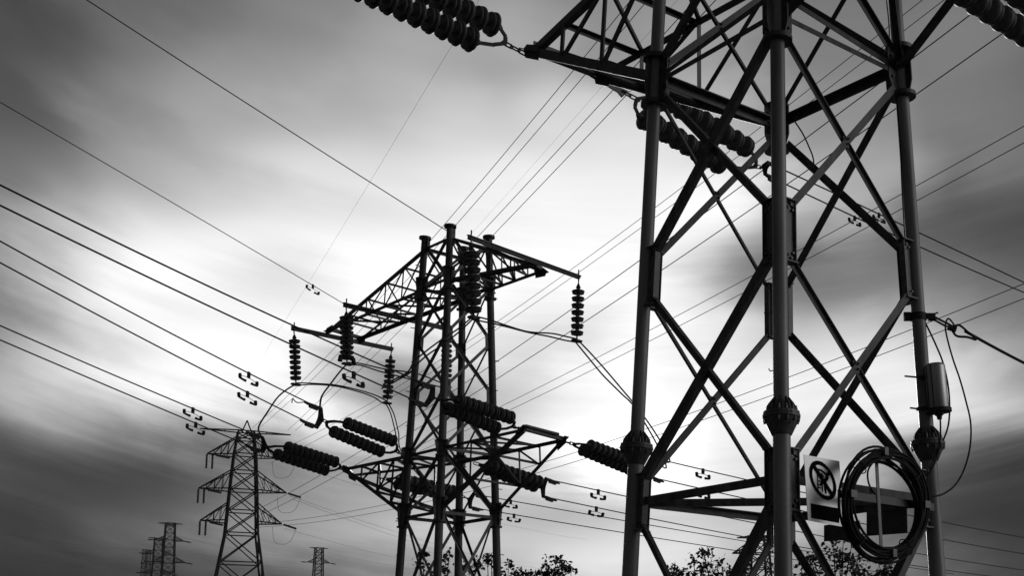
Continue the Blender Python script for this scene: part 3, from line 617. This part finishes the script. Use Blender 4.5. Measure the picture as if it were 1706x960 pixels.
# ------------------------------------------------------------------ things on the near tower: sign, coil, canister, cables
def quadpt(Q, u, v): a, b, c, d = Q; return (a*(1-u)+b*u)*(1-v)+(d*(1-u)+c*u)*v
nFR = facen(RT, 'F', 'R'); pFR = (RT.leg('F', 2.6)+RT.leg('R', 2.6))/2+nFR*.22
Q = [UPL(x, y, pFR, nFR) for x, y in ((1339, 758), (1398, 769), (1406, 879), (1346, 868))]
sg = thing('warning_sign', 'white no climbing sign with a black ring, slash and black panel', 'sign', quadpt(Q, .5, 1))
obj('sign_plate', MB().prism([quadpt(Q, 0, 0), quadpt(Q, 1, 0), quadpt(Q, 1, 1), quadpt(Q, 0, 1)], nFR*.008), SIGN, sg)
fn = nFR*.007
def SP(x, y):  # pixel of the close-up of the sign -> point just in front of the plate
    return UPL(1330+x/6.86, 750+y/6.857, pFR+fn, nFR)
ring = MB(); oc = [SP(280+148*math.cos(t)*1.0+(-math.sin(t))*-38*0+42*math.sin(t), 350+222*math.sin(t)+40*math.cos(t)) for t in np.arange(40)*math.pi/20]
cc = sum(oc)/40; ic = [cc+(p-cc)*.79 for p in oc]
ring.add([p for p in oc]+[p for p in ic]+[p+fn*.5 for p in oc]+[p+fn*.5 for p in ic], [f for i in range(40) for j in [(i+1) % 40] for f in ((80+i, 80+j, 120+j, 120+i), (i, j, 80+j, 80+i), (40+j, 40+i, 120+i, 120+j))])
obj('prohibition_ring', ring, INK, sg)
def stroke(mb, pts2, w, lift=0): 
    P = [SP(*p)+fn*(.1+lift) for p in pts2]
    for a, b in zip(P, P[1:]): mb.bar(a, b, w, .004, nFR)
sm = MB(); stroke(sm, [(180, 190), (380, 505)], .052, .4); obj('slash', sm, INK, sg)
pc = MB()
stroke(pc, [(215, 240), (228, 470)], .014); stroke(pc, [(262, 265), (280, 485)], .014)
for y in (300, 350, 395, 425): stroke(pc, [(218, y), (272, y+16)], .012)
stroke(pc, [(215, 222), (260, 235), (300, 265), (335, 300)], .024); stroke(pc, [(258, 270), (290, 312)], .02)
stroke(pc, [(335, 300), (318, 345), (290, 360)], .055); stroke(pc, [(290, 360), (262, 372), (262, 410)], .028); stroke(pc, [(300, 365), (305, 430), (318, 500)], .028)
pc.lathe(SP(340, 280), nFR, [(0, .028), (.004, .028)], 14, False)
obj('climber_pictogram', pc, INK, sg)
obj('black_panel', MB().prism([SP(143, 612), SP(468, 672), SP(468, 838), SP(150, 780)], nFR*.004), INK, sg)
# back of a plate on the far face
nBR = facen(RT, 'R', 'B'); pBR = (RT.leg('B', 2.6)+RT.leg('R', 2.6))/2+nBR*.1
pb = MB().prism([UPL(x, y, pBR, nBR) for x, y in ((1444, 848), (1511, 838), (1512, 889), (1444, 894))], nBR*.01)
pbo = obj('back_plate', pb, STEEL_D, None, UPL(1440, 890, pBR, nBR)); tag(pbo, 'large dark plate seen from behind through the cable coil', 'sign')
pb = MB().prism([UPL(x, y, pBR, nBR) for x, y in ((1373, 876), (1432, 868), (1432, 899), (1373, 903))], nBR*.01)
pbo = obj('back_plate', pb, STEEL_D, None, UPL(1400, 890, pBR, nBR)); tag(pbo, 'dark plate low between the white sign and the cable coil', 'sign')
pb = MB().prism([UPL(x, y, pBR, nBR) for x, y in ((1466, 829), (1507, 823), (1507, 836), (1466, 842))], nBR*.01)
pbo = obj('back_plate', pb, STEEL_D, None, UPL(1486, 838, pBR, nBR)); tag(pbo, 'narrow grey plate above the dark one inside the coil', 'sign')
# coil bracket
pco = pFR+nFR*.2
cp = lambda x, y, o=0.: UPL(x, y, pco+nFR*o, nFR)
cb = thing('coil_bracket', 'grey cross of flat bars holding the black cable coil', 'bracket', cp(1475, 842))
obj('upright_bar', MB().bar(cp(1459, 748), cp(1469, 928), .055, .012, nFR), BAR, cb)
obj('cross_bar', MB().bar(cp(1396, 823, -.012), cp(1556, 846, -.012), .1, .012, nFR), STEEL_D, cb)
for (x, y), a in (((1423, 823), 0), ((1546, 841), 0), ((1477, 752), 1), ((1491, 922), 1)):
    e = cp(x, y, .19); hk = MB()
    ux = nrm(cp(1546, 841)-cp(1423, 823)); uz = V(0, 0, 1)
    w_, h_ = (.055, .045) if a == 0 else (.035, .05)
    hk.box(e, ux*w_, uz*h_, nFR*.006); hk.box(e-nFR*.1, ux*.02, uz*.03, nFR*.1)
    obj('retaining_hook', hk, BAR, cb)
# the coil itself: turns of cable in the plane of the face
cen = cp(1474, 842, .09); ux = nrm(cp(1574, 842)-cp(1374, 842)); uz = V(0, 0, 1)
halfw = np.linalg.norm(cp(1474+61, 842+7)-cp(1474-61, 842-7))/2; halfh = np.linalg.norm(cp(1472, 758)-cp(1476, 927))/2
pt = []; turns = 20; rnd = random.Random(3)
offs = [(rnd.gauss(0, .047), rnd.uniform(-.07, .07), rnd.uniform(0, 6.28), rnd.uniform(.0, .07)) for _ in range(turns+1)]
for i in range(turns*48+1):
    t = i/48; k = int(t) if t < turns else turns; f_ = t-int(t) if t < turns else 0
    a, b = offs[min(k, turns)], offs[min(k+1, turns)]; s_ = f_*f_*(3-2*f_)
    dr, dz_, ph, am = [a[j]*(1-s_)+b[j]*s_ for j in range(4)]
    dr += am*math.sin(2*math.pi*f_*2+ph)
    th = 2*math.pi*t+1.2; pt.append(cen+ux*(halfw+dr)*math.cos(th)+uz*(halfh+dr)*math.sin(th)+nFR*dz_)
co = obj('cable_coil', MB().poly(pt, .0165, 8), CABLE, None, cen); tag(co, 'thick coil of black cable hung on the bracket by the right leg', 'cable coil')
for a in (.6, 2.3, 3.9, 5.3):
    c = cen+ux*halfw*math.cos(a)+uz*halfh*math.sin(a); rr = ux*math.cos(a)+uz*math.sin(a)
    obj('binding_wire', MB().poly([c+rr*.12*math.cos(t)+nFR*.09*math.sin(t) for t in np.arange(17)*math.pi/8], .008, 6), IRON, co)
# joint canister on the right leg
YR = RT.leg('R', 4)[1]-.2
ct, cb_ = UY(1557, 607, YR), UY(1564, 684, YR); axc = nrm(ct-cb_); rc = .142
cn = thing('splice_canister', 'pale ribbed metal canister clamped to the right leg', 'junction box', cb_)
Lc = np.linalg.norm(ct-cb_)
obj('canister_body', MB().lathe(cb_, axc, [(0, rc*.98), (.01, rc), (Lc-.05, rc), (Lc-.02, rc*.97), (Lc, rc*.8)], 28, True), CAN, cn)
obj('end_cap', MB().lathe(cb_, axc, [(-.035, rc*.7), (-.03, rc*1.25), (.02, rc*1.25), (.025, rc)], 28, False).lathe(cb_, -axc, [(.03, .065), (.07, .06), (.08, .04), (.13, .032)], 14, False), IRON, cn)
rb = MB(); _, e1, e2 = frame(axc)
for t in (-2.5, -1.9, -1.25, -.6, .2): r_ = math.cos(t)*e1+math.sin(t)*e2; rb.box((ct+cb_)/2+r_*rc, axc*(Lc*.46), np.cross(axc, r_)*.007, r_*.006)
obj('seam', rb, IRON, cn)
for py, x0 in ((629, 1507), (682, 1516)):
    lp = UY(1545, py, RT.leg('R', 4)[1]); b = MB(); 
    b.lathe(lp-V(.0, 0, .02), V(0, 0, 1), [(0, .1), (0, .122), (.04, .122), (.04, .1)], 20, False)
    b.tube(UY(x0, py-2, YR+.05), UY(1540, py+1, YR+.05), .013, seg=6); b.box(UY(1533, py, YR+.05), V(.05, 0, 0), V(0, .03, 0), V(0, 0, .022)); b.box(UY(1552, py+1, YR+.08), V(.05, 0, 0), V(0, .06, 0), V(0, 0, .018))
    obj('mounting_clamp', b, IRON, cn)
# dead-end clamp and aerial cable
dz0 = UY(1537, 523, RT.leg('R', 4)[1]-.16)
de = thing('strain_clamp', 'dark strain clamp and shackles holding the cable to the right leg', 'clamp', dz0)
lr = RT.leg('R', 0); zc = dz0[2]; lc = RT.leg('R', zc)
obj('leg_band', MB().lathe(lc-V(0, 0, .05), V(0, 0, 1), [(0, .09), (0, .115), (.1, .115), (.1, .09)], 20, False).box(lc+V(-.16, -.02, .0), V(.05, 0, 0), V(0, .03, 0), V(0, 0, .06)).box(lc+V(.16, -.05, .0), V(.07, 0, 0), V(0, .02, 0), V(0, 0, .04)), IRON, de)
s0, s1 = UY(1552, 526, 17.9), UY(1584, 542, 18.0)
obj('shackle', MB().poly([UY(1544, 527, 17.85), UY(1563, 521, 17.85)], .012, 6).box(UY(1552, 530, 17.85), V(.05, 0, 0), V(0, .04, 0), V(0, 0, .035)), IRON, de)
obj('thimble_link', MB().poly([UY(1556, 528, 17.85), UY(1580, 540, 17.95), UY(1590, 545, 18), UY(1576, 544, 17.95), UY(1556, 533, 17.85)], .016, 6).box(UY(1586, 547, 18), V(.06, 0, -.02), V(0, .035, 0), V(0.01, 0, .035)), IRON, de)
obj('preformed_grip', MB().poly(smooth([UY(1586, 550, 18), UY(1594, 560, 18.05), UY(1612, 562, 18.1), UY(1626, 566, 18.2), UY(1612, 553, 18.12), UY(1598, 542, 18.05), UY(1588, 545, 18)]), .017, 6), CABLE, de)
P0 = UY(1608, 552, 18.1); 
wire('adss', 'aerial_cable', 'heavy black cable running from the right leg clamp down to the right', P0, UPL(1720, 612, P0, hn(vdir(46))), [(1660, 581)], .022, CABLE, 'cable', None, (0, .8))
def cable(label, pts_, r=.013): 
    P = smooth([UY(x, y, Y) for x, y, Y in pts_]); return tag(obj('cable', MB().poly(P, r, 7), CABLE, None, P[0]), label, 'cable', 'slack cables around the right leg')
cable('slack cable dropping behind the canister from the leg clamp', [(1519, 486, 17.85), (1530, 515, 17.8), (1545, 545, 17.8), (1560, 577, 17.82), (1571, 605, 17.85), (1579, 640, 17.85), (1582, 675, 17.82), (1580, 708, 17.75), (1571, 735, 17.7), (1556, 765, 17.6), (1546, 800, 17.4), (1540, 838, 17.2), (1534, 870, 17.1)])
cable('large loop of slack cable hanging right of the canister', [(1592, 545, 18), (1580, 531, 18), (1575, 545, 18), (1579, 568, 18), (1588, 600, 18), (1599, 632, 18), (1609, 668, 18), (1617, 705, 18), (1616, 745, 17.95), (1606, 783, 17.85), (1590, 810, 17.6), (1568, 825, 17.4), (1548, 826, 17.2), (1535, 815, 17.1)])
cable('short cable hanging from the bottom of the canister', [(1566, 693, YR), (1567, 715, YR), (1565, 745, 17.6), (1558, 770, 17.5), (1546, 795, 17.3), (1538, 815, 17.15)])
cable('thin cable crossing the inside of the coil', [(1455, 770, 17.), (1446, 785, 17.), (1447, 805, 17.), (1456, 822, 17.), (1472, 836, 17.), (1495, 845, 17.05), (1520, 846, 17.1), (1536, 842, 17.1)])
cable('cable sweeping down the right inner side of the coil', [(1556, 768, 17.5), (1540, 790, 17.3), (1526, 795, 17.1), (1513, 790, 17.0), (1500, 775, 16.95)])
cable('cable clipped down the near right leg above the clamp', [(1477, 0, 17.9), (1481, 40, 17.9), (1484, 100, 17.85), (1497, 200, 17.8), (1503, 320, 17.8), (1508, 400, 17.8), (1514, 470, 17.8), (1519, 486, 17.8)], .009)
cable('thin drop cable behind the front leg near the slung string', [(1319, 195, 19.2), (1336, 220, 19.2), (1348, 245, 19.3), (1355, 265, 19.4), (1356, 290, 19.6)], .012)
# ------------------------------------------------------------------ far lattice towers
def far_tower(label, x0, Y, ztop, cfg, mm, group=None, strings=True, t=.1, yaw=25):
    """cfg: list of (z, half width) for the body; arms (z, half length)"""
    base = V((x0-XP)/FPX*Y, Y, -1.6); T = thing('lattice_mast', label, 'power pylon', base, group)
    body, arms = cfg; ca, sa = math.cos(math.radians(yaw)), math.sin(math.radians(yaw)); ex, ey = V(ca, sa, 0), V(-sa, ca, 0); c = base*V(1, 1, 0)
    bz = [b[0] for b in body]; bh = [b[1] for b in body]; hw = lambda z: float(np.interp(z, bz, bh))
    cor = lambda i, z: c+(ex*(1, 1, -1, -1)[i]+ey*(1, -1, -1, 1)[i])*hw(z)+V(0, 0, z)
    zs = sorted(bz)
    for i in range(4): obj('leg', MB().poly([cor(i, z) for z in zs], t, 4), mm, T)
    lat = MB(); z = -1.6
    while z < ztop-.2:
        z2 = min(z+max(hw(z)*1.5, .9), ztop)
        for i in range(4):
            j = (i+1) % 4
            lat.tube(cor(i, z), cor(j, z2), t*.5, seg=4); lat.tube(cor(j, z), cor(i, z2), t*.5, seg=4)
            if z > 0: lat.tube(cor(i, z2), cor(j, z2), t*.5, seg=4)
        z = z2
    obj('lattice', lat, mm, T)
    ends = []
    for z, L_, h in arms:
        for s_ in (-1, 1):
            a = MB(); tip = c+ex*L_*s_+V(0, 0, z); ii = (0, 1) if s_ > 0 else (3, 2)
            for i in ii:
                a.tube(cor(i, z), tip, t*.55, seg=4); a.tube(cor(i, z+h), tip, t*.55, seg=4)
                prev = None
                for q_ in (.25, .5, .75):
                    p, q2 = cor(i, z)*(1-q_)+tip*q_, cor(i, z+h)*(1-q_)+tip*q_; a.tube(p, q2, t*.26, seg=4)
                    if prev is not None: a.tube(prev, p, t*.26, seg=4)
                    else: a.tube(cor(i, z+h), p, t*.26, seg=4)
                    prev = q2
            for q_ in (.0, .35, .65):
                p = [cor(i, z)*(1-q_)+tip*q_ for i in ii]; a.tube(p[0], p[1], t*.4, seg=4)
            obj('crossarm', a, mm, T); ends.append((tip, s_, z))
    return T, ends
bodyF1 = [(-1.6, 4.4), (12, 3.0), (19, 1.95), (24.6, 1.65), (29.2, 1.35), (32.4, .95)]
ct1, ends1 = far_tower('tall lattice mast with three pairs of crossarms left of the middle tower', 397, F1Y, 32.4, (bodyF1, [(20.6, 5.0, 2.4), (24.7, 5.4, 2.5), (29.2, 4.6, 2.4), (32.4, 5.6, .01)]), FAR, t=.15, yaw=22)
pk = MB(); c = V(ct1.location[0], ct1.location[1], 0)
pk.tube(c+V(-.5, 0, 32.4), c+V(.1, 0, 33.9), .09, seg=4).tube(c+V(.7, 0, 32.4), c+V(.1, 0, 33.9), .09, seg=4); obj('peak', pk, FAR, ct1)
def ribbed(p, q, label, r=.16):
    k = 12; P, rr = [], []
    for i in range(k+1):
        P += [p+(q-p)*i/k]; rr += [r if i % 2 else r*.65]
    return tag(obj('insulator_string', MB().poly(P, rr, 8), PORC, None, p), label, 'insulator', 'insulator strings on the lattice mast')
lev = {20.6: 'lowest', 24.7: 'middle', 29.2: 'top'}
for tip, s_, z in ends1:
    if z > 31: continue
    if s_ < 0:
        ribbed(tip-V(0, 0, .1), tip-V(0, 0, 1.9), 'outer upright string under the %s left arm of the mast' % lev[z]); q = tip+V(.6, .4, -.1); ribbed(q, q-V(0, 0, 1.8), 'inner upright string under the %s left arm of the mast' % lev[z])
        q = tip+V(1.4, -.5, -.3); ribbed(q, q+V(1.9, -.6, -.45), 'slanting string behind the %s left arm of the mast' % lev[z])
    else:
        ribbed(tip+V(.3, -.2, -.1), tip+V(2.2, -1.2, -.75), 'slanting string at the %s right arm tip of the mast' % lev[z])
        q = tip+V(2.2, -1.2, -.8); jl = smooth([q, q+V(-.7, .2, -1.5), q+V(-1.8, .6, -1.9), q+V(-3., 1., -1.5), q+V(-3.4, 1.2, .4)]); tag(obj('jumper_cable', MB().poly(jl, .022, 5), WIRE_F, None, q), 'thin jumper loop hanging at the %s right arm of the mast' % lev[z], 'cable', 'jumper loops on the lattice mast')
def small_tower(label, px, top, Y, sc, yaw, grp='distant pylons on the horizon'):
    zt = (1143.1-top)/FPX*Y; b = [(-1.6, 3.2*sc), (zt*.35, 2.1*sc), (zt*.7, 1.45*sc), (zt, 1.1*sc)]
    return far_tower(label, px, Y, zt, (b, [(zt-.1, 2.9*sc, .01), (zt*.89, 3.6*sc, 1.2*sc), (zt*.755, 4.2*sc, 1.4*sc), (zt*.625, 4.2*sc, 1.4*sc)]), FAR, grp, t=.16*sc, yaw=yaw)[1]
k = 0
def small_strings(ends, nm):
    for tip, s_, z in ends[2:]: 
        b = tip+V(1.9*s_, -.6*s_, -.35 if s_ > 0 else .12); lv = ['upper', 'middle', 'lower'][[e[2] for e in ends[2::2]].index(z)]
        tag(obj('insulator_string', MB().poly([tip, (tip+b)/2, b], [.13, .19, .13], 6), PORC, None, tip), '%s %s string on the %s' % (lv, 'right' if s_ > 0 else 'left', nm), 'insulator', 'insulators on the distant pylons')
small_strings(small_tower('tallest of the three pylons bunched at the far left horizon', 278, 875, 330, 1., 28), 'tallest pylon of the far left bunch')
small_strings(small_tower('middle pylon of the bunch at the far left horizon', 260, 900, 380, 1., 28), 'middle pylon of the far left bunch')
small_tower('shortest pylon of the bunch at the far left horizon, with stubby arms', 241, 920, 430, .8, 75)
small_strings(small_tower('lone small pylon on the horizon between the mast and the middle tower', 529, 916, 400, 1., 30), 'lone small pylon')
small_tower('hazy pylon behind the front leg of the near tower, above the trees', 1264, 895, 215, 1.25, -20)
# faint wires of the far lines
GQ = 'faint wires of the distant lines'
def faint(label, a, b, mids, Ya, Yb, r=.018): P0, P1 = UY(*a, Ya), UY(*b, Yb); wire(label, 'conductor', label, P0, P1, mids, r, WIRE_F, 'power line', GQ, (0, 0), 24)
for i, (a, b, mm_, Ya, Yb, lab) in enumerate((
 ((483, 827), (900, 948), [(650, 884)], 163, 420, 'faint wire from the middle right arm of the mast falling right'),
 ((487, 832), (860, 952), [(640, 888)], 163, 420, 'second faint wire below it from the mast middle right arm'),
 ((474, 881), (790, 950), [(620, 921)], 163, 420, 'faint wire from the lowest right arm of the mast'),
 ((468, 770), (980, 900), [(700, 838)], 163, 420, 'faint wire from the top right arm of the mast'),
 ((545, 921), (760, 958), [(640, 941)], 400, 460, 'faint wire right of the lone small pylon'),
 ((300, 895), (513, 931), [(400, 917)], 330, 400, 'faint wire between the tallest bunched pylon and the lone one'),
 ((302, 917), (508, 948), [(400, 938)], 330, 400, 'lower faint wire between the bunched pylons and the lone one'),
 ((0, 889), (240, 917), [(110, 906)], 360, 380, 'faint wire at the left edge above the horizon'),
 ((0, 905), (230, 934), [(110, 922)], 360, 380, 'second faint wire at the left edge near the horizon'),
 ((0, 925), (225, 954), [(110, 943)], 360, 380, 'lowest faint wire at the left edge near the horizon'))):
    faint(lab, a, b, mm_, Ya, Yb)
# ------------------------------------------------------------------ trees
def tree(label, tops, Y, seed, dens=1., spread=1.6):
    """tops: pixel tips of the highest sprays"""
    rn = random.Random(seed); xs = [UY(x, y, Y) for x, y in tops]; cx = sum(p[0] for p in xs)/len(xs); zt = max(p[2] for p in xs)
    T = thing('tree', label, 'tree', V(cx, Y, -1.6), 'trees behind the towers'); tr = MB(); cr = MB()
    fork = V(cx, Y, .4); tr.poly(smooth([V(cx, Y, -1.6), V(cx+.05, Y, -.6), fork]), list(np.linspace(.16, .11, 17)), 10)
    tips = list(xs)
    for i in range(26):
        a = rn.uniform(0, 6.28); r_ = spread*rn.random()**.5; tips.append(V(cx+r_*math.cos(a), Y+r_*math.sin(a), rn.uniform(1.4, zt-.75-.25*r_)))
    def leafs(c, n_, rad):
        for _ in range(n_):
            p = c+V(rn.gauss(0, rad), rn.gauss(0, rad), rn.gauss(0, rad*.7)); L_ = Y*rn.uniform(.0026, .0046); d = nrm(V(rn.gauss(0, 1), rn.gauss(0, 1), rn.gauss(-.4, .7))); s_ = nrm(np.cross(d, V(rn.gauss(0, 1), rn.gauss(0, 1), rn.gauss(0, 1)))); n2 = np.cross(d, s_)
            w = L_*.3; a = p; b = p+d*L_*.45+s_*w; c2 = p+d*L_; e = p+d*L_*.45-s_*w; k_ = p+d*L_*.5-n2*.012
            cr.add([a, b, c2, e, k_], [(0, 1, 4), (1, 2, 4), (2, 3, 4), (3, 0, 4)])
    for i, tp in enumerate(tips):
        start = fork+V(0, 0, rn.uniform(-.2, .1)); mid_ = start*.5+tp*.5+V(rn.gauss(0, .18), rn.gauss(0, .18), rn.uniform(0, .2))
        P = smooth([start, mid_, tp], 6); tr.poly(P, list(np.linspace(.055, .007, len(P))), 6)
        big = i < len(xs)
        for j in range(int((9 if big else 7)*dens)):
            q_ = P[rn.randrange(len(P)//2, len(P))]; e = q_+V(rn.gauss(0, .22), rn.gauss(0, .22), rn.gauss(.05, .16))
            if e[2] > tp[2]: e[2] = tp[2]-.02
            tr.poly([q_, (q_+e)/2+V(0, 0, .03), e], [.009, .006, .004], 4); leafs(e, int(11*dens), .085)
        leafs(tp, 16, .075)
    obj('trunk', tr, BARK, T); obj('crown', cr, LEAF, T)
tree('leafy tree with a lone sprig on top, between the near left and front legs', [(1171, 918), (1118, 942), (1155, 936), (1172, 940), (1195, 941), (1130, 955), (1212, 952), (1145, 958)], 34, 1)
tree('taller bushy tree below the cable coil', [(1352, 928), (1336, 938), (1388, 905), (1405, 896), (1420, 903), (1430, 925), (1398, 925), (1375, 945), (1440, 948), (1345, 955)], 36, 2)
tree('leafy tree rising between the legs of the middle tower', [(704, 922), (742, 928), (750, 921), (735, 945), (700, 945), (772, 943), (720, 952), (745, 950)], 43, 3, .75)
tree('small tree peeping out beside the right leg of the middle tower', [(818, 926), (812, 930), (780, 948), (795, 940), (848, 938), (860, 953), (835, 955), (872, 955)], 43, 4, .75)
tree('round topped tree right of the middle tower, on bright sky', [(926, 931), (910, 943), (940, 940), (951, 948), (898, 957), (930, 950), (915, 955)], 43, 5)
tree('low dark tree under the near right leg', [(1462, 935), (1478, 948), (1490, 956), (1465, 952)], 38, 6)
# ------------------------------------------------------------------ the air between
hz_ = MB(); hz_.box(V(0, 225, 21), V(320, 0, 0), V(0, 250, 0), V(0, 0, 23.7))
hm = bpy.data.materials.new("thin_haze"); hm.use_nodes = True; ht = hm.node_tree; ht.nodes.clear()
pv = ht.nodes.new('ShaderNodeVolumePrincipled'); pv.inputs['Color'].default_value = (.9, .9, .9, 1); pv.inputs['Density'].default_value = .00005; pv.inputs['Anisotropy'].default_value = .5
ht.links.new(pv.outputs[0], ht.nodes.new('ShaderNodeOutputMaterial').inputs['Volume'])
ho = obj('haze', hz_, hm); ho['kind'] = 'stuff'
